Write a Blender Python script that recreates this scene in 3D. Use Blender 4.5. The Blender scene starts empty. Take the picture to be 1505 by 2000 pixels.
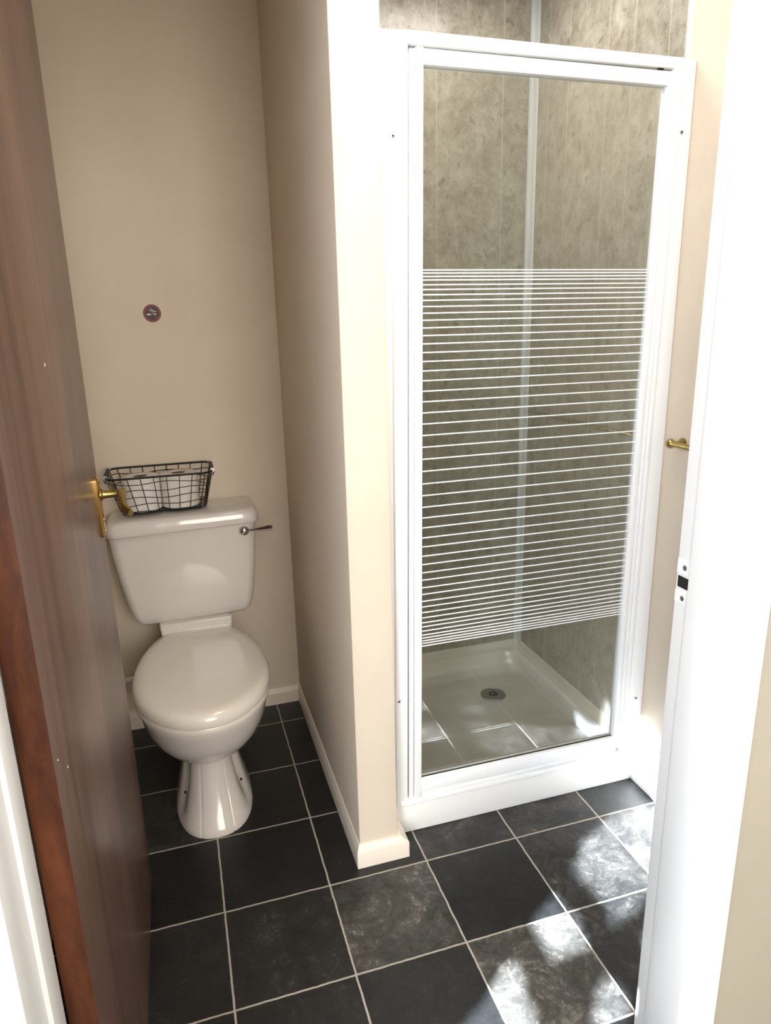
import bpy, bmesh, math, random
from mathutils import Vector, Matrix, Quaternion
random.seed(7)
S = bpy.context.scene
COL = S.collection
pi = math.pi
sin, cos = math.sin, math.cos

# ------------------------------------------------------------------ camera
CAM = Vector((-0.25135, -1.13322, 1.34814))
yaw, pitch, roll, FPX = 0.292581, 0.269343, -0.0236512, 1342.465
fw = Vector((sin(yaw)*cos(pitch), cos(yaw)*cos(pitch), -sin(pitch)))
r0 = Vector((cos(yaw), -sin(yaw), 0)); u0 = r0.cross(fw)
rr = cos(roll)*r0 + sin(roll)*u0; uu = -sin(roll)*r0 + cos(roll)*u0
cd = bpy.data.cameras.new('camera'); cam = bpy.data.objects.new('camera', cd); COL.objects.link(cam)
M = Matrix((rr, uu, -fw)).transposed().to_4x4(); M.translation = CAM
cam.matrix_world = M
cd.sensor_fit = 'VERTICAL'; cd.sensor_height = 36; cd.sensor_width = 27.09
cd.lens = FPX/2000*36; cd.clip_start = .02
S.camera = cam

# ------------------------------------------------------------------ light, world, exposure
S.view_settings.view_transform = 'Standard'; S.view_settings.look = 'None'
S.view_settings.exposure = 0.0; S.view_settings.gamma = 1.0
S.view_settings.use_curve_mapping = False
w = bpy.data.worlds.new('sky'); S.world = w; w.use_nodes = True
bg = w.node_tree.nodes['Background']; bg.inputs[0].default_value = (.62, .78, 1, 1); bg.inputs[1].default_value = 1.5

SUN_AZ = 1.25; SUN_EL = math.radians(32)          # dx/dy on the floor, elevation
hd = Vector((SUN_AZ, 1, 0)).normalized()
SUN = Vector((hd.x*cos(SUN_EL), hd.y*cos(SUN_EL), -sin(SUN_EL)))
ld = bpy.data.lights.new('sun', 'SUN'); ld.energy = 105; ld.color = (.74, .86, 1); ld.angle = math.radians(.6)
sun = bpy.data.objects.new('sun', ld); COL.objects.link(sun)
sun.rotation_euler = SUN.to_track_quat('-Z', 'Y').to_euler(); sun.location = (-3, -3, 4)

def area(name, loc, to, sx, sy, e, col):
    l = bpy.data.lights.new(name, 'AREA'); l.shape = 'RECTANGLE'; l.size = sx; l.size_y = sy
    l.energy = e; l.color = col
    o = bpy.data.objects.new(name, l); COL.objects.link(o); o.location = loc
    o.rotation_euler = (Vector(to)-Vector(loc)).to_track_quat('-Z', 'Y').to_euler()
    return o
# added area lights, assumed hall daylight from left and behind; no windows built
area('hall_left_assumed_daylight', (-1.42, -2.1, 1.35), (1, -.5, 1.2), 1.1, 1.8, 145, (.90, .95, 1))  # added light inside the left wall; a window there is only assumed
area('hall_rear_assumed_daylight', (.25, -2.75, 1.55), (.1, 0, 1.2), 1.3, 1.5, 60, (1, .94, .86))  # added light in front of a solid wall; a window is only assumed
area('bathroom_fill_light', (.35, -.05, 2.33), (.40, .06, 0), .5, .4, 9, (1, .95, .88))  # added fill, no known lamp here; lifts the dark room
area('shower_fill_light', (.60, .72, 2.34), (.60, .73, 0), .4, .4, 6.5, (1, .96, .93))  # added fill over the shower, too dark by hall daylight alone

# ------------------------------------------------------------------ materials
def mat(name, col, rough=.5, metal=0, spec=.5, coat=0):
    m = bpy.data.materials.new(name); m.use_nodes = True
    b = m.node_tree.nodes['Principled BSDF']
    b.inputs['Base Color'].default_value = (*col, 1); b.inputs['Roughness'].default_value = rough
    b.inputs['Metallic'].default_value = metal; b.inputs['Specular IOR Level'].default_value = spec
    b.inputs['Coat Weight'].default_value = coat; b.inputs['Coat Roughness'].default_value = .05
    return m
class NT:
    def __init__(s, m): s.t = m.node_tree; s.b = s.t.nodes.get('Principled BSDF')
    def n(s, typ, **k):
        o = s.t.nodes.new(typ)
        for a, v in k.items():
            if a in ('scale', 'detail', 'rough', 'dist'):
                o.inputs[{'scale': 'Scale', 'detail': 'Detail', 'rough': 'Roughness', 'dist': 'Distortion'}[a]].default_value = v
            else: setattr(o, a, v)
        return o
    def l(s, a, b): s.t.links.new(a, b)
    def pos(s, sc=(1, 1, 1)):
        g = s.n('ShaderNodeNewGeometry'); m = s.n('ShaderNodeVectorMath', operation='MULTIPLY'); m.inputs[1].default_value = sc
        s.l(g.outputs['Position'], m.inputs[0]); return m.outputs[0]
    def noise(s, vec, scale, detail=4, rough=.55, dist=0):
        o = s.n('ShaderNodeTexNoise', scale=scale, detail=detail, rough=rough, dist=dist); s.l(vec, o.inputs['Vector']); return o.outputs['Fac']
    def ramp(s, fac, pts):
        o = s.n('ShaderNodeValToRGB'); e = o.color_ramp.elements
        while len(e) < len(pts): e.new(.5)
        for i, (p, c) in enumerate(pts):
            e[i].position = p; e[i].color = (*c, 1) if len(c) == 3 else c
        s.l(fac, o.inputs[0]); return o.outputs[0]
    def math(s, op, a, b=None, c=None):
        o = s.n('ShaderNodeMath', operation=op)
        for i, v in enumerate((a, b, c)):
            if v is None: continue
            if isinstance(v, (int, float)): o.inputs[i].default_value = v
            else: s.l(v, o.inputs[i])
        return o.outputs[0]
    def mix(s, f, a, b, mode='MIX'):
        o = s.n('ShaderNodeMix', data_type='RGBA', blend_type=mode)
        for i, v in ((0, f), (6, a), (7, b)):
            if isinstance(v, (int, float)): o.inputs[i].default_value = v
            elif isinstance(v, tuple): o.inputs[i].default_value = (*v, 1)
            else: s.l(v, o.inputs[i])
        return o.outputs[2]
    def bump(s, h, st=.3, d=.002):
        o = s.n('ShaderNodeBump'); o.inputs['Strength'].default_value = st; o.inputs['Distance'].default_value = d
        s.l(h, o.inputs['Height']); s.l(o.outputs[0], s.b.inputs['Normal']); return o
    def col(s, c): s.l(c, s.b.inputs['Base Color'])

def wall_paint(name, c, var=.06, rough=.62):
    m = mat(name, c, rough, spec=.3); t = NT(m)
    n = t.noise(t.pos(), 3, 5, .6); c2 = tuple(x*(1-var) for x in c)
    t.col(t.mix(t.ramp(n, [(.35, (0, 0, 0)), (.65, (1, 1, 1))]), c2, c))
    t.bump(t.math('ADD', t.noise(t.pos(), 45, 4, .6), t.math('MULTIPLY', t.noise(t.pos(), 7, 2), 2)), .18, .003)
    return m
M_WALL = wall_paint('cream_wall_paint', (.69, .592, .475))
M_WALL_DIM = wall_paint('cream_wall_paint_dimmed', (.34, .30, .235))  # likely the same cream paint, darkened to stand in for weak grazing light
M_CEIL = wall_paint('ceiling_paint', (.82, .8, .76))
def gloss_paint(name, c):
    m = mat(name, c, .32, spec=.5); t = NT(m)
    t.bump(t.noise(t.pos((1, 1, .25)), 60, 3), .12, .002); return m
M_TRIM = gloss_paint('cream_gloss_paint', (.74, .66, .56))
M_WHITE = gloss_paint('white_gloss_paint', (.86, .86, .86))
M_PLINTH = gloss_paint('plinth_white_paint', (.83, .81, .78))
M_ALU = mat('white_enamel_aluminium', (.88, .88, .88), .28)
M_PLASTIC = mat('white_plastic', (.82, .82, .81), .35)
M_PORC = mat('glazed_porcelain', (.70, .655, .62), .09, coat=.6)
M_SEAT = mat('white_toilet_seat_plastic', (.78, .73, .66), .16, coat=.4)
M_CHROME = mat('chrome', (.62, .62, .64), .12, 1)
M_STEEL = mat('brushed_steel', (.58, .58, .56), .35, 1)
M_BRASS = mat('polished_brass', (.72, .47, .16), .22, 1)
M_BRASSD = mat('aged_brass', (.42, .30, .11), .30, 1)
M_BLACK = mat('black_wire', (.008, .008, .009), .5, spec=.3)
M_DARK = mat('dark_gap', (.01, .009, .008), .7)
M_GREYS = mat('grey_rubber_seal', (.18, .19, .18), .6)
M_PAPER = mat('toilet_paper', (.80, .76, .72), .9, spec=.1)
t = NT(M_PAPER); t.bump(t.noise(t.pos((1, 1, 1)), 260, 2), .25, .001)
M_CARD = mat('cardboard', (.16, .115, .08), .9, spec=.1)
M_CORE = mat('cardboard_hollow', (.05, .036, .026), .95, spec=0)
M_STRIPE = mat('printed_white_stripe', (.86, .88, .88), .5)
M_SEAL = mat('panel_joint_sealant', (.50, .51, .49), .4)

# wood of the door
def wood(name, a, b, rough, stretch):
    m = mat(name, a, rough, spec=.5); t = NT(m)
    p = t.pos(stretch)
    n = t.noise(p, 26, 6, .65, .4); n2 = t.noise(p, 6, 3, .5)
    f = t.math('ADD', t.math('MULTIPLY', n, .65), t.math('MULTIPLY', n2, .35))
    t.col(t.ramp(f, [(.36, a), (.52, tuple((x+y)/2 for x, y in zip(a, b))), (.66, b)]))
    t.bump(n, .25, .0006)
    return m
M_DOOR = wood('mahogany_veneer', (.095, .053, .040), (.20, .115, .082), .30, (1, 1, .05))
M_EDGE = wood('mahogany_lipping', (.035, .012, .007), (.17, .056, .026), .5, (1, 1, .30))
M_EDGE.node_tree.nodes['Principled BSDF'].inputs['Specular IOR Level'].default_value = .25
M_DOOR.node_tree.nodes['Principled BSDF'].inputs['Specular IOR Level'].default_value = .42

# slate-effect floor tile; colour differs tile by tile, grout between
def floor_mat():
    T = .2562
    m = mat('slate_tile', (.02, .02, .02), .34, spec=.42); t = NT(m)
    g = t.n('ShaderNodeNewGeometry'); sp = t.n('ShaderNodeSeparateXYZ'); t.l(g.outputs['Position'], sp.inputs[0])
    wob = t.noise(g.outputs['Position'], 28, 2)
    wv = t.math('MULTIPLY', t.math('SUBTRACT', wob, .5), .0035)
    fx = t.math('ADD', sp.outputs[0], wv); fy = t.math('ADD', sp.outputs[1], wv)
    def edge(v):
        a = t.math('DIVIDE', v, T); fr = t.math('FRACT', t.math('ADD', a, 100)); return t.math('MULTIPLY', t.math('MINIMUM', fr, t.math('SUBTRACT', 1, fr)), T)
    d = t.math('MINIMUM', edge(fx), edge(fy))
    gr = t.n('ShaderNodeMapRange'); gr.inputs[1].default_value = .0017; gr.inputs[2].default_value = .0026
    gr.inputs[3].default_value = 1; gr.inputs[4].default_value = 0; t.l(d, gr.inputs[0])
    at = t.n('ShaderNodeAttribute', attribute_name='tone'); off = t.n('ShaderNodeAttribute', attribute_name='shift')
    pv = t.n('ShaderNodeVectorMath', operation='ADD'); t.l(g.outputs['Position'], pv.inputs[0]); t.l(off.outputs['Vector'], pv.inputs[1])
    n1 = t.noise(pv.outputs[0], 10, 9, .74, .7); n2 = t.noise(pv.outputs[0], 48, 7, .75, 1.2); n3 = t.noise(pv.outputs[0], 110, 3, .6)
    cloud = t.ramp(n1, [(.40, (0, 0, 0)), (.70, (1, 1, 1))])
    vein = t.ramp(n2, [(.52, (0, 0, 0)), (.66, (1, 1, 1))])
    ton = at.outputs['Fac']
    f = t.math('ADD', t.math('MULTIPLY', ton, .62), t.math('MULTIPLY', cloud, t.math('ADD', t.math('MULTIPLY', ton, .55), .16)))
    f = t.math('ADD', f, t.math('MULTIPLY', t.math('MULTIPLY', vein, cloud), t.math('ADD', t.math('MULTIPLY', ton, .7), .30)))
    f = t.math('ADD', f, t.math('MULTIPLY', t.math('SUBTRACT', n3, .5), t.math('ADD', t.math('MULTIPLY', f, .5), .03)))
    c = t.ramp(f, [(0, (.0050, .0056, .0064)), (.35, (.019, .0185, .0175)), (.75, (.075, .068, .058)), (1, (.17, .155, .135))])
    c = t.mix(gr.outputs[0], c, (.40, .355, .30)); t.col(c)
    ro = t.math('ADD', t.math('MULTIPLY', gr.outputs[0], .4), t.math('ADD', t.math('MULTIPLY', n2, .26), .22)); t.l(ro, t.b.inputs['Roughness'])
    hh = t.math('ADD', t.math('MULTIPLY', n2, .7), t.math('MULTIPLY', n3, .5))
    t.bump(hh, .5, .0018)
    return m
M_FLOOR = floor_mat()

def panel_mat():
    m = mat('marbled_wall_panel', (.2, .18, .15), .30, spec=.5); t = NT(m)
    p = t.pos((1, 1, .85))
    n1 = t.noise(p, 17, 9, .78, .35); n2 = t.noise(p, 42, 6, .72, .5); n3 = t.noise(p, 3, 2)
    c = t.ramp(n1, [(.30, (.20, .166, .118)), (.46, (.32, .283, .219)), (.60, (.42, .383, .315)), (.76, (.55, .515, .44))])
    dk = t.ramp(n2, [(.34, (1, 1, 1)), (.44, (0, 0, 0))]); c = t.mix(t.math('MULTIPLY', dk, .7), c, (.13, .105, .070))
    lt = t.ramp(n2, [(.57, (0, 0, 0)), (.66, (1, 1, 1))]); c = t.mix(t.math('MULTIPLY', lt, .6), c, (.52, .48, .40))
    c = t.mix(t.math('MULTIPLY', n3, .25), c, (.21, .23, .20))
    t.col(c); return m
M_PANEL = panel_mat()

M_JOINT_HILITE = mat('panel_joint_highlight', (.52, .50, .44), .4)  # highlights along the panel joints, put into a lighter colour
def glass_mat():
    m = bpy.data.materials.new('clear_shower_glass'); m.use_nodes = True; nt = m.node_tree; nt.nodes.clear()
    t = NT(m); o = t.n('ShaderNodeOutputMaterial')
    tr = t.n('ShaderNodeBsdfTransparent'); tr.inputs[0].default_value = (.955, .975, .96, 1)
    gl = t.n('ShaderNodeBsdfGlossy'); gl.inputs['Roughness'].default_value = .0
    g = t.n('ShaderNodeNewGeometry'); d = t.n('ShaderNodeVectorMath', operation='DOT_PRODUCT')
    t.l(g.outputs['Normal'], d.inputs[0]); t.l(g.outputs['Incoming'], d.inputs[1])
    c = t.math('ABSOLUTE', d.outputs['Value']); k = t.math('POWER', t.math('SUBTRACT', 1, c), 5)
    f = t.math('ADD', .145, t.math('MULTIPLY', k, .85))
    mx = t.n('ShaderNodeMixShader'); t.l(f, mx.inputs[0]); t.l(tr.outputs[0], mx.inputs[1]); t.l(gl.outputs[0], mx.inputs[2])
    t.l(mx.outputs[0], o.inputs[0]); return m
M_GLASS = glass_mat()
def tray_mat():
    m = mat('acrylic_shower_tray', (.66, .62, .54), .24, coat=.3); t = NT(m)
    n = t.noise(t.pos(), 5, 5, .6); t.col(t.mix(t.ramp(n, [(.4, (0, 0, 0)), (.7, (1, 1, 1))]), (.60, .55, .47), (.69, .65, .57))); return m
M_TRAY = tray_mat()

# ------------------------------------------------------------------ helpers
def link(name, bm, m, parent=None, smooth=False, angle=35, mats=None):
    me = bpy.data.meshes.new(name); bmesh.ops.recalc_face_normals(bm, faces=bm.faces[:])
    bm.to_mesh(me); bm.free()
    for x in (mats or [m]): me.materials.append(x)
    if smooth:
        for p in me.polygons: p.use_smooth = True
        me.set_sharp_from_angle(angle=math.radians(angle))
    o = bpy.data.objects.new(name, me); COL.objects.link(o)
    if parent: o.parent = parent; o.matrix_parent_inverse = Matrix.Translation(-world_loc(parent))
    return o
def world_loc(o):
    v = Vector((0, 0, 0))
    p = o
    while p is not None:
        v += p.location; p = p.parent if p.parent is None or p.matrix_parent_inverse == Matrix() else None
    return v if o.type == 'EMPTY' else Vector((0, 0, 0))
def thing(name, label, cat, loc=(0, 0, 0), group=None):
    o = bpy.data.objects.new(name, None); COL.objects.link(o); o.location = loc; o.empty_display_size = .05
    o['label'] = label; o['category'] = cat
    if group: o['group'] = group
    return o
def tag(o, label, cat, group=None):
    o['label'] = label; o['category'] = cat
    if group: o['group'] = group
    return o
def struct(o): o['kind'] = 'structure'; return o

def box(bm, a, b, bev=0, seg=2):
    x0, y0, z0 = a; x1, y1, z1 = b
    vs = [bm.verts.new(v) for v in ((x0, y0, z0), (x1, y0, z0), (x1, y1, z0), (x0, y1, z0), (x0, y0, z1), (x1, y0, z1), (x1, y1, z1), (x0, y1, z1))]
    fs = [bm.faces.new([vs[i] for i in f]) for f in ((0, 3, 2, 1), (4, 5, 6, 7), (0, 1, 5, 4), (1, 2, 6, 5), (2, 3, 7, 6), (3, 0, 4, 7))]
    if bev:
        es = list({e for f in fs for e in f.edges}); bmesh.ops.bevel(bm, geom=es, offset=bev, segments=seg, affect='EDGES', profile=.5)
    return bm
def hexa(bm, bot, top, y0, y1, z0, z1, bev=0):
    """upright bar whose x-range differs at bottom and top (out-of-plumb member)"""
    P = [(bot[0], y0, z0), (bot[1], y0, z0), (bot[1], y1, z0), (bot[0], y1, z0), (top[0], y0, z1), (top[1], y0, z1), (top[1], y1, z1), (top[0], y1, z1)]
    vs = [bm.verts.new(v) for v in P]
    fs = [bm.faces.new([vs[i] for i in f]) for f in ((0, 3, 2, 1), (4, 5, 6, 7), (0, 1, 5, 4), (1, 2, 6, 5), (2, 3, 7, 6), (3, 0, 4, 7))]
    if bev: bmesh.ops.bevel(bm, geom=list({e for f in fs for e in f.edges}), offset=bev, segments=2, affect='EDGES', profile=.5)
def loft(bm, rings, cap0=True, cap1=True, closed=True):
    R = [[bm.verts.new(p) for p in r] for r in rings]; n = len(R[0])
    for a, b in zip(R, R[1:]):
        for i in range(n if closed else n-1):
            j = (i+1) % n; bm.faces.new((a[i], a[j], b[j], b[i]))
    if cap0: bm.faces.new(R[0][::-1])
    if cap1: bm.faces.new(R[-1])
    return R
def tube(bm, pts, r, seg=8, closed=False, caps=True):
    pts = [Vector(p) for p in pts]; n = len(pts); rings = []
    rad = r if isinstance(r, (list, tuple)) else [r]*n
    prev = None
    for i, p in enumerate(pts):
        if closed: t = pts[(i+1) % n]-pts[i-1]
        else: t = pts[min(i+1, n-1)]-pts[max(i-1, 0)]
        t.normalize()
        if prev is None:
            a = Vector((0, 0, 1)) if abs(t.z) < .9 else Vector((1, 0, 0)); u = t.cross(a).normalized()
        else:
            u = prev-t*prev.dot(t); u.normalize()
        prev = u; v = t.cross(u)
        rings.append([p+(u*cos(2*pi*k/seg)+v*sin(2*pi*k/seg))*rad[i] for k in range(seg)])
    if closed: rings.append(rings[0][:]); loft(bm, rings, False, False)
    else: loft(bm, rings, caps, caps)
def lathe(bm, prof, origin, axis, seg=24):
    axis = Vector(axis).normalized(); a = Vector((0, 0, 1)) if abs(axis.z) < .9 else Vector((1, 0, 0))
    u = axis.cross(a).normalized(); v = axis.cross(u); o = Vector(origin)
    loft(bm, [[o+axis*h+(u*cos(2*pi*k/seg)+v*sin(2*pi*k/seg))*max(r, 1e-5) for k in range(seg)] for h, r in prof])
def rrect(x0, x1, y0, y1, r, z, n=6):
    out = []
    for cx, cy, a in ((x1-r, y0+r, -90), (x1-r, y1-r, 0), (x0+r, y1-r, 90), (x0+r, y0+r, 180)):
        for k in range(n+1):
            t = math.radians(a+90*k/n); out.append((cx+r*cos(t), cy+r*sin(t), z))
    return out

# ================================================================== SETTING
# x: right, y: away from the camera, z: up.  Room shell.
XL, XR, YB, YD, YH, ZC = -.64, .97, 1.163, -.40, -.505, 2.36
T = .2562
bm = bmesh.new()
x_lo, x_hi, y_lo, y_hi = -6, 7, -11, 5
tone = {}; rnd = random.Random(4)
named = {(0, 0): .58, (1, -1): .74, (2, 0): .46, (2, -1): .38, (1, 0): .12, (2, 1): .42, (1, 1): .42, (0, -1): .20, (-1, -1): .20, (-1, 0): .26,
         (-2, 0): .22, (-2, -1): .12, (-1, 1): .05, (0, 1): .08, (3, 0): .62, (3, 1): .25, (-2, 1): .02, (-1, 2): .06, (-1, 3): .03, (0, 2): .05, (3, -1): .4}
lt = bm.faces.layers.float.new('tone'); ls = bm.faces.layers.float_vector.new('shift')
for i in range(x_lo, x_hi):
    for j in range(y_lo, y_hi):
        v = [bm.verts.new((x*T, y*T, 0)) for x, y in ((i, j), (i+1, j), (i+1, j+1), (i, j+1))]
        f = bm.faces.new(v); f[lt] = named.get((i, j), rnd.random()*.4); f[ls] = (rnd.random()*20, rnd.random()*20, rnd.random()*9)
bmesh.ops.remove_doubles(bm, verts=bm.verts[:], dist=1e-4)
for f in bm.faces: f.normal_update()
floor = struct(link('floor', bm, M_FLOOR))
def slab(name, a, b, m, bev=0, parent=None): return link(name, box(bmesh.new(), a, b, bev), m, parent, smooth=bool(bev))
struct(slab('wall_back', (XL-.1, YB, 0), (XR+.15, YB+.1, ZC), M_WALL))
struct(slab('wall_left', (XL-.1, YH, 0), (XL, YB, ZC), M_WALL))
struct(slab('wall_right', (XR, YH, 0), (XR+.15, .392, ZC), M_WALL, .004))
struct(slab('wall_shower_side', (.995, .392, 0), (XR+.15, YB, ZC), M_WALL))
struct(slab('wall_partition', (.107-.017, .299, 0), (.192, YB, ZC), M_WALL, .004))
struct(slab('ceiling', (XL-1.1, -2.85, ZC), (XR+.75, YB+.1, ZC+.08), M_CEIL))
# door wall, split round the opening
struct(slab('wall_front_left', (-1.5, YH, 0), (-.492, YD, ZC), M_WALL))
struct(slab('wall_front_right', (.4245, YH, 0), (1.62, YD, ZC), M_WALL_DIM))
struct(slab('wall_front_head', (-.492, YH, 2.03), (.4245, YD, ZC), M_WALL))
# hall behind the camera
struct(slab('wall_hall_right', (1.55, -2.85, 0), (1.62, YH, ZC), M_WALL_DIM))
struct(slab('wall_hall_rear', (-1.6, -2.95, 0), (1.62, -2.85, ZC), M_WALL_DIM))

# unseen hall left wall used as a gobo: made-up holes shape the sun patches
def shot(p, zoff=0):
    """point (x,y,z) carried back along the sun to the gobo plane x=-1.5"""
    k = (p[0]+1.5)/SUN.x; return (p[1]-SUN.y*k, p[2]-SUN.z*k)
patches = [[(1.02, .262, 0), (.805, .238, 0), (.69, .195, 0), (.604, .123, 0), (.609, .035, 0), (.606, -.062, 0), (.66, -.045, 0), (.73, -.012, 0), (.83, .05, 0), (1.0, .11, 0)],
           [(.425, -.002, 0), (.470, .030, 0), (.507, .055, 0), (.512, .015, 0), (.520, -.03, 0), (.509, -.097, 0), (.426, -.096, 0), (.412, -.05, 0)],
           [(.330, -.084, 0), (.290, -.090, 0), (.232, -.144, 0), (.150, -.185, 0), (.12, -.25, 0), (.30, -.25, 0), (.32, -.15, 0)],
           [(.425, -.241, 0), (.480, -.175, 0), (.505, -.19, 0), (.50, -.26, 0), (.44, -.27, 0)],
           [(.96, .19, .03), (.96, .365, .03), (.96, .365, .22), (.96, .21, .16)],
           [(.63, -.13, 0), (.68, -.09, 0), (.72, -.12, 0), (.66, -.17, 0)]]
polys = [[shot(p) for p in P] for P in patches]
def inside(y, z):
    for P in polys:
        c = False; n = len(P)
        for i in range(n):
            (a, b), (e, f) = P[i], P[i-1]
            if (b > z) != (f > z) and y < (e-a)*(z-b)/(f-b)+a: c = not c
        if c: return True
    return False
bm = bmesh.new(); cs = .012; gy0, gy1, gz0, gz1 = -2.5, -.8, .9, 2.30
ny, nz = int((gy1-gy0)/cs), int((gz1-gz0)/cs); grid = {}
def gv(i, j):
    if (i, j) not in grid: grid[(i, j)] = bm.verts.new((-1.5, gy0+i*cs, gz0+j*cs))
    return grid[(i, j)]
for i in range(ny):
    for j in range(nz):
        if not inside(gy0+(i+.5)*cs, gz0+(j+.5)*cs): bm.faces.new((gv(i, j), gv(i+1, j), gv(i+1, j+1), gv(i, j+1)))
g1, g2 = gy0+ny*cs, gz0+nz*cs
for a, b, c, d in ((-2.85, gy0, 0, ZC), (g1, YH, 0, ZC), (gy0, g1, 0, gz0), (gy0, g1, g2, ZC)):
    bm.faces.new([bm.verts.new((-1.5, y, z)) for y, z in ((a, c), (b, c), (b, d), (a, d))])
bmesh.ops.solidify(bm, geom=bm.faces[:], thickness=.008)
struct(link('wall_hall_left_gobo', bm, M_WALL_DIM))

# skirting boards with a chamfered top
def skirt(name, path, out, h=.062, th=.017, m=M_TRIM, parent=None):
    """path: floor line of the wall face; out: unit vectors per point towards the room (mitre directions)"""
    bm = bmesh.new(); prof = [(0, 0), (th, 0), (th, h*.70), (th*.80, h*.78), (th*.35, h*.97), (0, h)]
    rings = []
    for (x, y), (ox, oy) in zip(path, out): rings.append([(x+ox*d, y+oy*d, z) for d, z in prof])
    loft(bm, rings, True, True)
    o = struct(link(name, bm, m, parent, smooth=True, angle=30)); return o
skirt('baseboard_back', [(XL, YB), (.090, YB)], [(0, -1), (-.0, -1)])
skirt('baseboard_partition', [(.090, YB), (.090, .299), (.192, .299), (.192, .369)], [(-.5, -.8), (-.6, -.85), (1.6, -.85), (1.6, 0)], h=.064)
skirt('baseboard_right', [(XR, .375), (XR, YD)], [(-.8, 0), (-.8, 0)], m=M_WHITE)

# door lining (jambs) with planted stops
bm = bmesh.new(); box(bm, (.3845, -.522, 0), (.4245, -.400, 2.03), .0025); box(bm, (.3725, -.505, 0), (.385, -.436, 2.0), .002)
trim_r = struct(link('trim_1', bm, M_WHITE, smooth=True))
bm = bmesh.new(); box(bm, (-.492, -.522, 0), (-.460, -.384, 2.03), .0025); box(bm, (-.4605, -.520, 0), (-.4535, -.452, 2.0), .003); box(bm, (-.4605, -.456, 0), (-.448, -.411, 2.0), .002)
struct(link('trim_2', bm, M_WHITE, smooth=True))
bm = bmesh.new(); box(bm, (-.460, -.522, 1.99), (.3845, -.400, 2.03), .002); box(bm, (-.45, -.505, 1.975), (.375, -.436, 1.992), .002)
struct(link('trim_3', bm, M_WHITE, smooth=True))
# strike plate on the right jamb
bm = bmesh.new()
yA, yB_ = -.4325, -.4015
for a, b in (((.3838, yA, 1.010), (.3848, yB_, 1.030)), ((.3838, yA, .968), (.3848, yB_, .985)), ((.3838, yA, .985), (.3848, yA+.006, 1.010))): box(bm, a, b)
sp_ = link('strike_plate', bm, M_WHITE, trim_r); sp_['label'] = 'white painted strike plate with dark latch hole'
link('latch_hole', box(bmesh.new(), (.3840, yA+.006, .990), (.3849, yB_-.003, 1.006)), M_DARK, sp_)
bm = bmesh.new()
for z in (1.020, .976): lathe(bm, [(0, .0038), (.0012, .0036), (.0016, .001)], (.3835, -.417, z), (-1, 0, 0), 10)
link('screw', bm, M_STEEL, sp_)

# ------------------------------------------------------------------ door leaf, open inwards
DX0, DX1, DY0, DY1 = -.459, -.424, -.365, .418
bm = bmesh.new(); box(bm, (DX0, DY0, .008), (DX1, DY1, 1.985), .0018)
bm.faces.ensure_lookup_table()
for f in bm.faces:
    f.normal_update(); f.material_index = 1 if (f.normal.y < -.5 or f.normal.y > .9) else 0
door = link('door_1', bm, None, None, smooth=True, mats=[M_DOOR, M_EDGE]); struct(door)
def handle(sx, x0):
    """lever on rose plate; sx = +1 on the hall face, -1 on the other"""
    bm = bmesh.new(); zc, yc = .990, .372
    rings = []
    for d, ins in ((0, 0), (.004, 0), (.0065, .002), (.008, .006)):
        rings.append([(x0+sx*d, y, z) for y, _, z in [(p[0], 0, p[1]) for p in [(a, b) for a, b, c in rrect(yc-.019+ins, yc+.019-ins, zc-.064+ins, zc+.064-ins, .008, 0)]]])
    loft(bm, rings)
    h = link('door_handle', bm, M_BRASS, door, smooth=True); h['label'] = 'brass lever handle with long backplate'
    bm = bmesh.new(); o = (x0+sx*.007, yc-.004, 1.016)
    lathe(bm, [(0, .013), (.004, .013), (.006, .0095), (.012, .0085), (.026, .0078), (.036, .0085), (.044, .0105), (.049, .009), (.0505, .004)], o, (sx, 0, 0), 20)
    x = x0+sx*.049
    tube(bm, [(x, yc+.004, 1.017), (x, yc-.012, 1.016), (x+sx*.003, yc-.045, 1.012), (x+sx*.007, yc-.078, 1.006), (x+sx*.013, yc-.100, 1.001), (x+sx*.021, yc-.112, .998)],
         [.0085, .0098, .0080, .0072, .0088, .0062], 14)
    link('lever', bm, M_BRASSD, h, smooth=True)
    bm = bmesh.new()
    for z in (zc-.052, zc+.056): lathe(bm, [(0, .0035), (.001, .0035), (.0015, .001)], (x0+sx*.008, yc, z), (sx, 0, 0), 10)
    lathe(bm, [(0, .005), (.001, .005)], (x0+sx*.0078, yc, .962), (sx, 0, 0), 12)
    link('screw', bm, M_BRASSD, h)
handle(1, DX1); handle(-1, DX0)
for z in (.25, 1.0, 1.75):
    bm = bmesh.new(); tube(bm, [(DX0-.004, DY0-.004, z-.045), (DX0-.004, DY0-.004, z+.045)], .0045, 10); link('hinge', bm, M_STEEL, door, smooth=True)
bm = bmesh.new()                                    # a few paint specks on the leaf
for y, z, r in ((-.02, 1.30, .0030), (-.30, .82, .0016), (-.33, .30, .0014), (-.345, .86, .0014)):
    lathe(bm, [(0, r), (.0006, r*.5)], (DX1, y, z), (1, 0, 0), 8)
sk = link('paint_speck', bm, M_WHITE, door)

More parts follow.
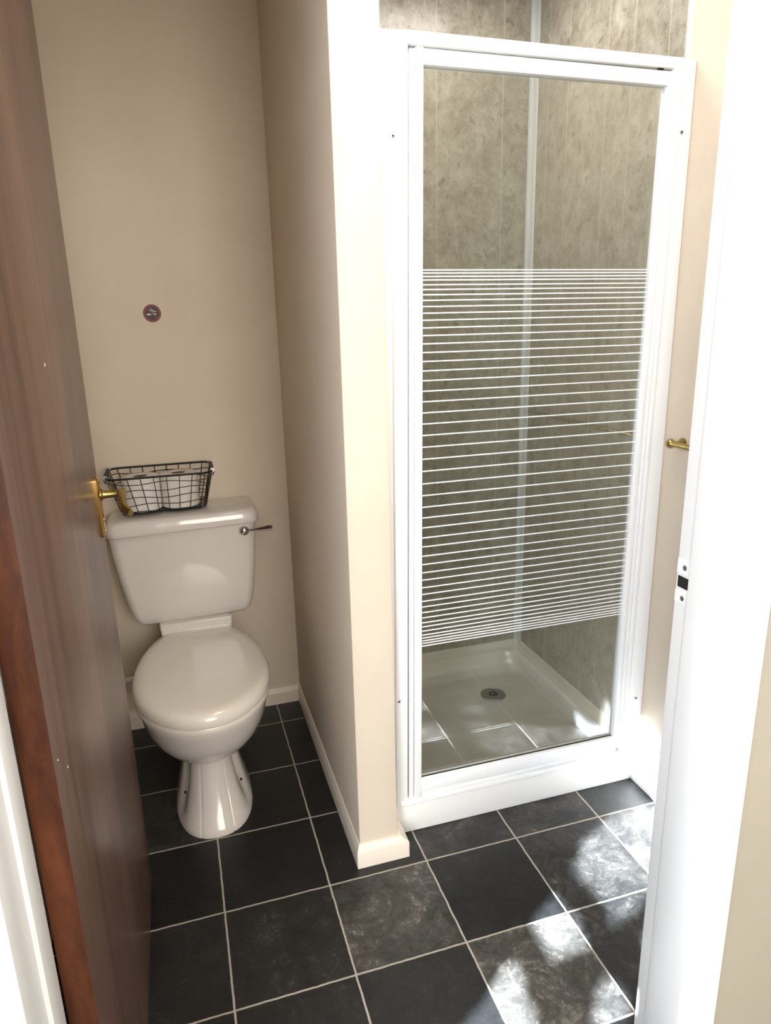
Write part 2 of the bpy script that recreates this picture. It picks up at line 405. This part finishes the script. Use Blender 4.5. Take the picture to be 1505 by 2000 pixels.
# ------------------------------------------------------------------ shower wall panels and trims
PB, PR, PLf = 1.147, .982, .200
def vpanel(name, axis, val, a, b, z0, z1, grooves):
    """panel face with fine V-joints; axis 'y' -> plane y=val spanning x a..b, 'x' -> plane x=val spanning y a..b"""
    cuts = []
    for g in grooves: cuts += [(g-.0009, 0), (g-.0007, .0002), (g+.0007, .0002), (g+.0009, 0)]
    pr = [(a, 0)]+sorted(cuts)+[(b, 0)]
    bm = bmesh.new(); sgn = 1
    fr = []
    for z in (z0, z1):
        if axis == 'y': fr.append([(s, val+d, z) for s, d in pr]+[(b, val+.0145, z), (a, val+.0145, z)])
        else: fr.append([(val+d*(1 if val > .5 else -1), s, z) for s, d in pr]+[(val+(.011 if val > .5 else -.0075), b, z), (val+(.011 if val > .5 else -.0075), a, z)])
    loft(bm, fr)
    for f in bm.faces:
        c = f.calc_center_median(); q = c.x if axis == 'y' else c.y
        if any(abs(q-g) < .0012 for g in grooves) and len(f.verts) == 4: f.material_index = 1
    return struct(link(name, bm, None, mats=[M_PANEL, M_JOINT_HILITE]))
vpanel('wall_shower_back', 'y', PB, PLf, PR, .105, ZC, [.402, .636, .867])
vpanel('wall_shower_right', 'x', PR, .418, PB, .105, ZC, [.485, .625, .739, .940, 1.06])
vpanel('wall_shower_left', 'x', PLf, .405, PB, .105, ZC, [.62, .86])
bm = bmesh.new(); loft(bm, [[(PR-.022, PB, z), (PR-.020, PB-.0035, z), (PR-.011, PB-.0075, z), (PR-.0085, PB-.011, z), (PR-.0045, PB-.020, z), (PR, PB-.022, z), (PR, PB, z)] for z in (.107, ZC)])
struct(link('trim_4', bm, M_SEAL, smooth=True, angle=20))
struct(slab('trim_5', (.976, .396, .105), (.986, .420, ZC), M_SEAL, .002))

# ------------------------------------------------------------------ plinth + shower tray
bm = bmesh.new()
box(bm, (.192, .369, 0), (XR, .39, .092), .004)
pl = tag(link('shower_plinth', bm, M_PLINTH, smooth=True), 'white painted upstand step between black floor tiles and shower door', 'plinth')
rn = random.Random(9)
for x0, x1, z0, z1, r in ((.215, .74, .0905, .0925, .0007), (.235, .36, .084, .0885, .0006), (.60, .90, .084, .0905, .0004)):
    bm = bmesh.new(); m_ = 26
    tube(bm, [(x0+(x1-x0)*k/m_, .3692, z0+(z1-z0)*k/m_+rn.uniform(-.0007, .0007)) for k in range(m_+1)], [r*rn.uniform(.3, 1) for k in range(m_+1)], 5)
    link('paint_crack', bm, M_GREYS, pl)
tray = thing('shower_tray', 'square cream shower tray with raised rim behind the glass door', 'shower tray', (.58, .77, .0))
bm = bmesh.new()
X0, X1, Y0, Y1 = .2005, .9815, .391, 1.1465
rg = []
def rc(ix0, ix1, iy0, iy1, r, z): rg.append(rrect(X0+ix0, X1-ix1, Y0+iy0, Y1-iy1, r, z, 7))
rc(0, 0, 0, 0, .002, .01); rc(0, 0, 0, 0, .002, .108); rc(.006, .006, 0.006, .006, .002, .108); rc(.010, .010, .008, .010, .004, .104)
rc(.012, .012, .010, .012, .004, .092); rc(.016, .016, .014, .016, .006, .089)
rc(.036, .040, .030, .038, .045, .088); rc(.042, .047, .036, .046, .050, .084); rc(.049, .050, .041, .060, .050, .066); rc(.060, .054, .052, .112, .050, .036); rc(.066, .060, .060, .126, .050, .0335); rc(.08, .074, .075, .14, .05, .0330)
dc = (.753, .898)
rings = rg
R_ = loft(bm, rings, True, False)
# floor of tray falls to the waste
inner = R_[-1]; n = len(inner)
ring2 = [bm.verts.new((dc[0]+(v.co.x-dc[0])*.45, dc[1]+(v.co.y-dc[1])*.45, .0325)) for v in inner]
ring3 = [bm.verts.new((dc[0]+.047*(v.co.x-dc[0])/math.hypot(v.co.x-dc[0], v.co.y-dc[1]), dc[1]+.047*(v.co.y-dc[1])/math.hypot(v.co.x-dc[0], v.co.y-dc[1]), .0305)) for v in inner]
for A, B in ((inner, ring2), (ring2, ring3)):
    for i in range(n): bm.faces.new((A[i], A[(i+1) % n], B[(i+1) % n], B[i]))
bm.faces.new(ring3)
link('tray_body', bm, M_TRAY, tray, smooth=True, angle=50)
bm = bmesh.new(); lathe(bm, [(0, .0455), (.0018, .0450), (.003, .042), (.0032, .0395), (.0022, .0385), (.0020, .0)], (dc[0], dc[1], .0328), (0, 0, 1), 40)
dr = link('drain', bm, M_STEEL, tray, smooth=True); dr['label'] = 'round steel drain with swirl slots'
bm = bmesh.new()
for k in range(5):                                  # five curved slots
    a0 = 2*pi*k/5; rings = []
    for s in range(9):
        u = s/8; ra = .0055+u*.0145; an = a0+u*1.5; wd = .0052*sin(pi*(.12+.76*u))
        c, sn = cos(an), sin(an); rings.append([(dc[0]+c*ra+sn*wd*q, dc[1]+sn*ra-c*wd*q, .0352+.0003*(abs(q) < .5)) for q in (-1, 0, 1)])
    V_ = [[bm.verts.new(p) for p in r] for r in rings]
    for a, b in zip(V_, V_[1:]):
        for i in range(2): bm.faces.new((a[i], a[i+1], b[i+1], b[i]))
link('drain_slots', bm, M_DARK, dr)

# ------------------------------------------------------------------ shower enclosure
FY = .361                                            # front face of the frame
enc = thing('shower_enclosure', 'white framed shower enclosure with pivoting glass door', 'shower door', (.58, .38, .092))
def part(name, fn, m, parent, smooth=True, label=None):
    bm = bmesh.new(); fn(bm); o = link(name, bm, m, parent, smooth=smooth, angle=40)
    if label: o['label'] = label
    return o
def lean(z, b, t, z0=.10, z1=1.911): return b+(t-b)*(z-z0)/(z1-z0)
def bar(bm, lb, lt_, rb, rt, y0, y1, z0, z1, bev=.0015):
    """bar with left edge lb->lt_ and right edge rb->rt given at z .10 and 1.911"""
    hexa(bm, (lean(z0, lb, lt_), lean(z0, rb, rt)), (lean(z1, lb, lt_), lean(z1, rb, rt)), y0, y1, z0, z1, bev)
part('wall_profile', lambda bm: (bar(bm, .193, .193, .214, .237, FY+.010, .397, .094, 1.914, .004), bar(bm, .211, .236, .243, .2705, FY, .392, .094, 1.911, .004)), M_ALU, enc)
part('wall_profile', lambda bm: (bar(bm, .916, .929, .9695, .9695, FY+.003, .397, .094, 1.911, .003), bar(bm, .9045, .922, .918, .9315, FY-.002, .392, .094, 1.911)), M_ALU, enc)
part('frame_lip', lambda bm: bar(bm, .893, .9085, .9035, .9215, FY, .386, .125, 1.9), M_ALU, enc)
part('head_rail', lambda bm: box(bm, (.262, FY-.001, 1.887), (.926, .394, 1.911), .002), M_ALU, enc)
part('threshold_rail', lambda bm: (box(bm, (.222, FY-.002, .093), (.908, .398, .109), .002), box(bm, (.262, FY+.010, .108), (.896, .39, .119), .0015)), M_ALU, enc)
part('gap_seal', lambda bm: box(bm, (.27, FY+.012, 1.876), (.912, .380, 1.889)), M_GREYS, enc, False)
part('gap_seal', lambda bm: box(bm, (.262, FY+.013, .115), (.892, .38, .125)), M_GREYS, enc, False)
part('rubber_buffer', lambda bm: box(bm, (.868, FY+.003, 1.884), (.882, .372, 1.8885), .001), M_DARK, enc)
def scr(bm, x, z): lathe(bm, [(0, .0046), (.0012, .0044), (.002, .0028)], (x, FY+.0012, z), (0, -1, 0), 12)
for x, z in ((.233, 1.718), (.941, 1.759), (.223, .411), (.944, .279)):
    o = part('screw', lambda bm: scr(bm, x, z), M_STEEL, enc)
    part('screw_recess', lambda bm: lathe(bm, [(0, .0022), (.0004, .002)], (x+.0005, FY-.0008, z), (0, -1, 0), 8), M_DARK, o)
# the pivoting leaf: stiles, rails, glass, stripes
bm = bmesh.new()
bar(bm, .2475, .2735, .2595, .2855, FY+.004, .388, .108, 1.881)
bar(bm, .261, .287, .281, .3025, FY-.001, .388, .108, 1.884)
bar(bm, .8765, .8945, .891, .9075, FY+.001, .386, .124, 1.882)
box(bm, (.283, FY, 1.8525), (.906, .384, 1.8815), .0015); box(bm, (.276, FY, .1235), (.890, .384, .165), .0015)
leaf = link('pivot_door', bm, M_ALU, enc, smooth=True, angle=40)
bm = bmesh.new(); hexa(bm, (.270, .884), (.292, .902), .3735, .3785, .15, 1.866)
link('glass_pane', bm, M_GLASS, leaf)
part('glass_gasket', lambda bm: (box(bm, (.28, .370, .1645), (.883, .374, .1662)), bar(bm, .2795, .301, .2815, .303, FY+.003, .374, .165, 1.853, 0)), M_DARK, leaf, False)
Z = [1.4602, 1.4538, 1.4465, 1.4392, 1.4291, 1.4191, 1.4079, 1.3961, 1.3828, 1.3686, 1.3534, 1.3368, 1.3199, 1.3018, 1.2825, 1.2627, 1.2416, 1.2194, 1.1956, 1.1715, 1.1458, 1.1199, 1.093, 1.0651, 1.0364, 1.0072, .9767, .9477, .9189, .8921, .867, .8414, .8183, .7943, .7725, .7511, .7316, .7114, .6937, .6751, .6599, .6446, .6302, .6166, .6057, .5939, .5829, .5747, .5668, .5599, .5525]
bm = bmesh.new()
for z in Z:
    z -= .003; box(bm, (lean(z, .281, .3025), .3722, z-.0014), (lean(z, .877, .8945), .3734, z+.0014))
so = link('printed_stripes', bm, M_STRIPE, leaf); so['label'] = 'white horizontal stripes printed across the glass'

# ------------------------------------------------------------------ toilet
toi = thing('toilet', 'white close-coupled toilet with closed seat standing against the cream wall', 'toilet', (-.252, 1.0, 0))
XC = -.252
def dshape(y0, L, W, z, inset=0, n=44):
    """D-shaped seat outline: elliptical front, gently narrowing back, flat rear edge"""
    pts = []; W -= inset; y0 += inset; L -= 2*inset; yc = y0+.48*L; a = .48*L; b = .64*L
    te = math.asin(min(1, .52*L/b))
    for k in range(n):
        t = -pi/2+pi*k/(n-1)*1.0
        pts.append(t)
    out = []
    N = n//2
    for k in range(N): t = (pi/2)*k/N; out.append((sin(t)*W, yc-a*cos(t)))                # front -> widest right
    for k in range(N+1): t = te*k/N; out.append((cos(t)*W, yc+b*sin(t)))                   # widest -> rear right
    wr = out[-1][0]; yr = out[-1][1]; out.pop()
    c = .022; out += [(wr*1.0-.001, yr-c*.25), (wr-c*.5, yr-.001), (wr-c*1.6, yr+.002)]
    out += [(0, yr+.004)]
    full = out+[(-x, y) for x, y in out[-2:0:-1]]
    return [(XC+x, y, z) for x, y in full]
# seat lid
bm = bmesh.new()
LY, LL, LW = .455, .545, .190
rg = [dshape(LY, LL, LW, z, i) for z, i in ((.374, .010), (.374, .001), (.378, 0), (.390, .0005), (.400, .004), (.4075, .011), (.412, .023), (.4140, .036))]
for k_, z_ in ((.75, .4152), (.45, .4160), (.15, .4163)): rg.append([(XC+(x-XC)*k_, .74+(y-.74)*k_, z_) for x, y, z in rg[7]])
loft(bm, rg); lid = link('toilet_lid', bm, M_SEAT, toi, smooth=True, angle=60)
bm = bmesh.new(); loft(bm, [dshape(LY, LL-.01, LW, z, i) for z, i in ((.357, .008), (.357, .003), (.362, .002), (.370, .003), (.3735, .006), (.3735, .02))])
link('toilet_seat', bm, M_SEAT, toi, smooth=True, angle=60)
for sx in (-1, 1):
    bm = bmesh.new(); lathe(bm, [(0, .006), (.002, .010), (.026, .010), (.028, .006)], (XC+sx*.075-.014, .992, .392), (1, 0, 0), 14)
    link('seat_hinge', bm, M_PLASTIC, toi, smooth=True)
# pan: bowl flowing down into the pedestal
def pan_ring(z, y0, y1, hw, ped):
    """ped 0: bowl outline, 1: pedestal foot outline (flared, ridged front, side recesses)"""
    n = 240; out = []; yc = y0+(y1-y0)*(.47-.02*ped)
    for k in range(n):
        t = 2*pi*k/n-pi/2; c, s = cos(t), sin(t); e = 2/(2.0+.35*ped)
        x = math.copysign(abs(c)**e, c)*hw; y = yc+math.copysign(abs(s)**e, s)*((yc-y0) if s < 0 else (y1-yc))
        if ped > 0:
            f = abs(x)/hw; fr = max(0, -s)
            # two vertical creases on the front
            g = math.exp(-((abs(x)-(.030+.014*max(0, 1-z/.17)))/.0020)**2)*.0030*ped*(fr > .3)*min(1, max(0, (.172-z)/.02))
            y += g*1.0
            # side recess where the screw fixings sit
            rec = math.exp(-((y-(y0+.095))/.030)**2)*.026*ped*min(1, max(0, z-.012)/.10)*min(1, f**2)
            x -= math.copysign(rec, x)
        out.append((XC+x, y, z))
    return out
prof = [(.000, .516, .93, .109, 1), (.008, .516, .93, .109, 1), (.018, .521, .93, .106, 1), (.045, .535, .93, .098, 1), (.08, .552, .93, .089, 1), (.115, .567, .93, .081, 1),
        (.150, .582, .93, .0745, 1), (.178, .592, .93, .072, .8), (.192, .592, .935, .074, .35), (.199, .580, .945, .088, 0), (.206, .562, .96, .106, 0), (.218, .541, .97, .127, 0),
        (.236, .519, .98, .146, 0), (.262, .499, .985, .161, 0), (.295, .483, .99, .172, 0), (.335, .470, .99, .179, 0), (.350, .466, .99, .182, 0), (.3565, .468, .99, .181, 0), (.3575, .474, .985, .176, 0)]
bm = bmesh.new(); loft(bm, [pan_ring(*p) for p in prof])
pan = link('pan', bm, M_PORC, toi, smooth=True, angle=70)
bm = bmesh.new()                                    # rear shelf that carries the cistern
loft(bm, [rrect(-.352, -.150, .975, 1.12, .02, .30), rrect(-.362, -.142, .985, 1.13, .012, .40), rrect(-.3645, -.1405, .994, 1.135, .006, .424), rrect(-.3645, -.1405, .996, 1.135, .006, .438), rrect(-.355, -.150, 1.012, 1.12, .01, .4425)])
link('cistern_shelf', bm, M_PORC, toi, smooth=True, angle=40)
bm = bmesh.new(); box(bm, (-.30, .93, .06), (-.204, 1.10, .30), .02, 3); link('waste_outlet', bm, M_PORC, toi, smooth=True)
for sx in (-1, 1):
    bm = bmesh.new(); lathe(bm, [(0, .0042), (.002, .0042), (.003, .002)], (XC+sx*.077, .628, .082+(.006 if sx > 0 else 0)), (sx*.8, -.45, .4), 12)
    fx = link('fixing_hole', bm, M_DARK, pan, smooth=True)
# cistern, tapering towards its base, hung slightly out of level
tilt = Matrix.Translation((-.26, 0, .74)) @ Matrix.Rotation(math.radians(-1.25), 4, 'Y') @ Matrix.Translation((.26, 0, -.74))
bm = bmesh.new()
cist = [(.4405, .062, 1.022, .018), (.4425, .052, 1.014, .020), (.452, .0415, 1.007, .022), (.475, .033, 1.003, .024), (.52, .0235, .999, .026), (.60, .012, .995, .028), (.68, .0045, .993, .028), (.742, .0005, .992, .028), (.750, 0, .992, .028)]
def cring(z, i, yf, r):
    xl, xr = -.4835+i*1.12, -.0405-i*1.0
    base = []
    for (x, y, zz) in rrect(xl, xr, yf, 1.155, r, z, 7):
        u = (x-xl)/(xr-xl)*2-1; y -= .010*(1-u*u)*(1 if y < yf+.06 else 0)*max(0, 1-(y-yf)/.06); base.append(tilt @ Vector((x, y, z)))
    return base
loft(bm, [cring(*c) for c in cist]); cis = link('cistern', bm, M_PORC, toi, smooth=True, angle=60)
bm = bmesh.new()
def lring(z, i, r=.03):
    out = []
    for (x, y, zz) in rrect(-.4875+i, -.0305-i, .978+i, 1.160-i*.3, r, z, 8):
        xl, xr = -.4875, -.0305; u = (x-xl)/(xr-xl)*2-1
        y -= .012*(1-u*u)*max(0, 1-(y-.978)/.07); out.append(tilt @ Vector((x, y, z)))
    return out
loft(bm, [lring(.7455, .012, .02), lring(.7455, .002), lring(.748, 0), lring(.758, .0006), lring(.774, .002), lring(.7835, .0055), lring(.7885, .0105), lring(.791, .018), lring(.793, .05, .03)])
link('cistern_lid', bm, M_PORC, cis, smooth=True, angle=60)
bm = bmesh.new(); p0 = Vector((-.0805, .9875, .7245))
lathe(bm, [(-.004, .010), (0, .0145), (.004, .0155), (.009, .0145), (.013, .011), (.016, .005), (.0165, 0)], p0, (0, -1, 0), 20)
A = p0+Vector((.004, -.009, 0)); B_ = Vector((.004, .948, .737)); dv = (B_-A)
rings = []
for k in range(11):
    u = k/10; wdt = .0028+(.0068*max(0, (u-.30)/.7)**.6 if u < .93 else .0045); th = .0022
    c = A+dv*u; side = Vector((0, 0, 1)); nn = dv.cross(side).normalized()
    rings.append([c+side*wdt*cos(a)+nn*th*sin(a)-side*.0 for a in [2*pi*q/10 for q in range(10)]])
loft(bm, rings); fl = link('flush_lever', bm, M_CHROME, cis, smooth=True); fl['label'] = 'chrome flush lever'

# ------------------------------------------------------------------ wire basket on the cistern lid
bk = thing('wire_basket', 'black wire basket holding toilet rolls on top of the cistern', 'basket', (-.31, 1.075, .798))
def brect(u, e=0):
    """basket section at height fraction u (0 floor, 1 rim) with slight wobble"""
    x0 = -.434-.031*u; x1 = -.188+.026*u; y0 = 1.022-.054*u; y1 = 1.150+.004*u
    return rrect(x0, x1, y0, y1, .022+.006*u, .802+.121*u, 5)
bm = bmesh.new(); rw = .0013; rn = random.Random(3)
for u in (0, .05, .24, .44, .64, .84):
    P = brect(u); n = len(P); ph = rn.random()*6
    Q = []
    for i in range(n):                               # subdivide the straights so they can sag
        a, b = Vector(P[i]), Vector(P[(i+1) % n]); m_ = 8 if (a-b).length > .03 else 1
        for k in range(m_):
            c = a.lerp(b, k/m_); c.z += .0035*sin(c.x*38+ph)*(.3 if u < .1 else 1) if m_ > 1 or True else 0; Q.append(c)
    tube(bm, Q, rw, 6, closed=True)
def sec(u, s, side):
    """point on front/back (side f/b) at lateral fraction s, or on the ends (side l/r)"""
    x0 = -.434-.031*u; x1 = -.188+.026*u; y0 = 1.022-.054*u; y1 = 1.150+.004*u; z = .802+.121*u
    if side == 'f': return Vector((x0+(x1-x0)*s, y0-.001, z))
    if side == 'b': return Vector((x0+(x1-x0)*s, y1+.001, z))
    if side == 'l': return Vector((x0-.001, y0+(y1-y0)*s, z))
    return Vector((x1+.001, y0+(y1-y0)*s, z))
for s in [.07+.86*k/7 for k in range(8)]:
    tube(bm, [sec(1, s, 'f'), sec(.5, s, 'f'), sec(.08, s, 'f'), sec(0, s, 'f')+Vector((0, .006, -.002)), sec(0, s, 'b')+Vector((0, -.006, -.002)), sec(.08, s, 'b'), sec(1, s, 'b')], rw, 6)
for s in (.12, .31, .5, .69, .88):
    tube(bm, [sec(1, s, 'l'), sec(.08, s, 'l'), sec(0, s, 'l')+Vector((.006, 0, -.002)), sec(0, s, 'r')+Vector((-.006, 0, -.002)), sec(.08, s, 'r'), sec(1, s, 'r')], rw, 6)
link('wire_mesh', bm, M_BLACK, bk, smooth=True)
bm = bmesh.new(); tube(bm, brect(1), .0031, 8, closed=True); link('rim', bm, M_BLACK, bk, smooth=True)
for side in 'lr':
    bm = bmesh.new(); sx = -1 if side == 'l' else 1
    a, b = sec(1, .18, side), sec(1, .82, side)
    tube(bm, [a+Vector((sx*.002, 0, .002)), b+Vector((sx*.002, 0, .002))], .0058, 12)
    for e in (a, b): tube(bm, [e+Vector((sx*.002, 0, .007)), e+Vector((sx*.008, 0, .001)), e+Vector((sx*.004, 0, -.010)), e+Vector((sx*.000, 0, -.016))], .0016, 6)
    link('basket_handle', bm, M_BLACK, bk, smooth=True)
    for s in (.16, .84):
        bm = bmesh.new(); q_ = sec(1, s, side); tube(bm, [q_+Vector((sx*.002, -.002, .002)), q_+Vector((sx*.002, .002, .002))], .0066, 12)
        link('handle_ring', bm, M_STEEL, bk, smooth=True)

# toilet rolls standing in the basket
def roll_(x, y, z, label):
    t_ = thing('toilet_roll', label, 'toilet roll', (x, y, z), 'toilet rolls in the wire basket')
    bm = bmesh.new(); H, R, r = .104, .0565, .0215
    lathe_p = [(0, r), (0, R-.003), (.002, R), (H-.002, R), (H, R-.003), (H+.0004, r+.001), (H-.002, r), (0, r)]
    seg = 40; o = Vector((x, y, z))
    loft(bm, [[o+Vector((rr_*cos(2*pi*k/seg), rr_*sin(2*pi*k/seg), h)) for k in range(seg)] for h, rr_ in lathe_p], False, False)
    link('paper', bm, M_PAPER, t_, smooth=True)
    bm = bmesh.new(); loft(bm, [[o+Vector((rr_*cos(2*pi*k/seg), rr_*sin(2*pi*k/seg), h)) for k in range(seg)] for h, rr_ in ((.001, .0213), (H-.001, .0213), (H-.001, .0203), (.001, .0203))], False, False)
    link('cardboard_tube', bm, M_CARD, t_, smooth=True)
roll_(-.3745, 1.083, .8035, 'white toilet roll in the wire basket, the one nearer the wooden door')
roll_(-.2605, 1.089, .8035, 'white toilet roll in the wire basket, the one nearer the flush lever')

# ------------------------------------------------------------------ no-smoking sticker
M_RED = mat('sticker_red', (.17, .018, .022), .5); M_STB = mat('sticker_black', (.012, .008, .010), .5); M_STW = mat('sticker_white', (.72, .70, .66), .5)
st = thing('no_smoking_sticker', 'small round red and black no-smoking sticker on the cream wall', 'sticker', (-.288, 1.1625, 1.3905))
sc = Vector((-.288, 1.1625, 1.3905))
def disc(bm, r, th, r_in=0, n=40):
    if r_in == 0: lathe(bm, [(0, r), (th, r)], sc, (0, -1, 0), n)
    else: loft(bm, [[sc+Vector((a*cos(2*pi*k/n), -h, a*sin(2*pi*k/n))) for k in range(n)] for a, h in ((r, .0003), (r, th), (r_in, th), (r_in, .0003))], False, False)
def flat(bm, pts, th):
    loft(bm, [[sc+Vector((x, -h, z)) for x, z in pts] for h in (.0004, th)])
part('sticker_face', lambda bm: disc(bm, .0255, .0006), M_STB, st, False)
part('red_ring', lambda bm: (disc(bm, .0262, .0012, .0195), flat(bm, [(-.0155, .0120), (-.0125, .0152), (.0155, -.0120), (.0125, -.0152)], .0014)), M_RED, st, False, 'red ring with diagonal bar')
def cig(bm):
    flat(bm, [(-.0150, -.0052), (-.0050, -.0056), (-.0030, -.0032), (-.0055, -.0012), (-.0150, -.0010)], .0015)
    flat(bm, [(.0045, -.0008), (.0015, -.0005), (.0055, -.0045), (.0065, -.0045), (.0065, -.0008)], .0015); flat(bm, [(.0085, -.0046), (.0085, -.001), (.0120, -.001), (.0120, -.0046)], .0015)
    for dx, dz in ((-.002, 0), (.0035, .0015)):
        pl_ = [(-.005+dx, .012+dz), (-.0035+dx, .009+dz), (.0005+dx, .0060+dz), (.0035+dx, .0045+dz), (.0075+dx, .0035+dz), (.0085+dx, .0015+dz)]
        for (a, b), (c, d) in zip(pl_, pl_[1:]): flat(bm, [(a, b), (a+.0011, b+.0010), (c+.0011, d+.0010), (c, d)], .0015)
part('cigarette_symbol', cig, M_STW, st, False, 'white smoking cigarette symbol')

# ------------------------------------------------------------------ towel rail end on the right wall, pipe behind the toilet
rail = thing('towel_rail', 'brass towel rail on the cream wall, its ball end beside the white door jamb', 'towel rail', (XR, .30, 1.035))
part('rail_bar', lambda bm: tube(bm, [(.940, .300, 1.035), (.940, -.30, 1.035)], .0075, 16), M_BRASSD, rail)
for y in (.305, -.305): part('ball_finial', lambda bm: lathe(bm, [(-.0125, .0), (-.0115, .005), (-.007, .0105), (0, .0125), (.007, .0105), (.0115, .005), (.0125, 0)], (.940, y, 1.035), (0, 1, 0), 20), M_BRASSD, rail)
for y in (.296, -.296): part('wall_post', lambda bm: lathe(bm, [(0, .014), (.003, .014), (.005, .008), (.03, .006)], (.9695, y, 1.035), (-1, 0, 0), 16), M_BRASSD, rail)

pipe = thing('water_pipe', 'white painted pipe running along the wall left of the toilet', 'pipe', (-.5, 1.145, .19))
part('pipe_run', lambda bm: tube(bm, [(XL+.002, 1.140, .196), (-.42, 1.140, .196), (-.33, 1.138, .198)], .0110, 14), M_TRIM, pipe)
part('pipe_clip', lambda bm: box(bm, (-.47, 1.135, .178), (-.455, 1.1625, .186), .001), M_PLASTIC, pipe)
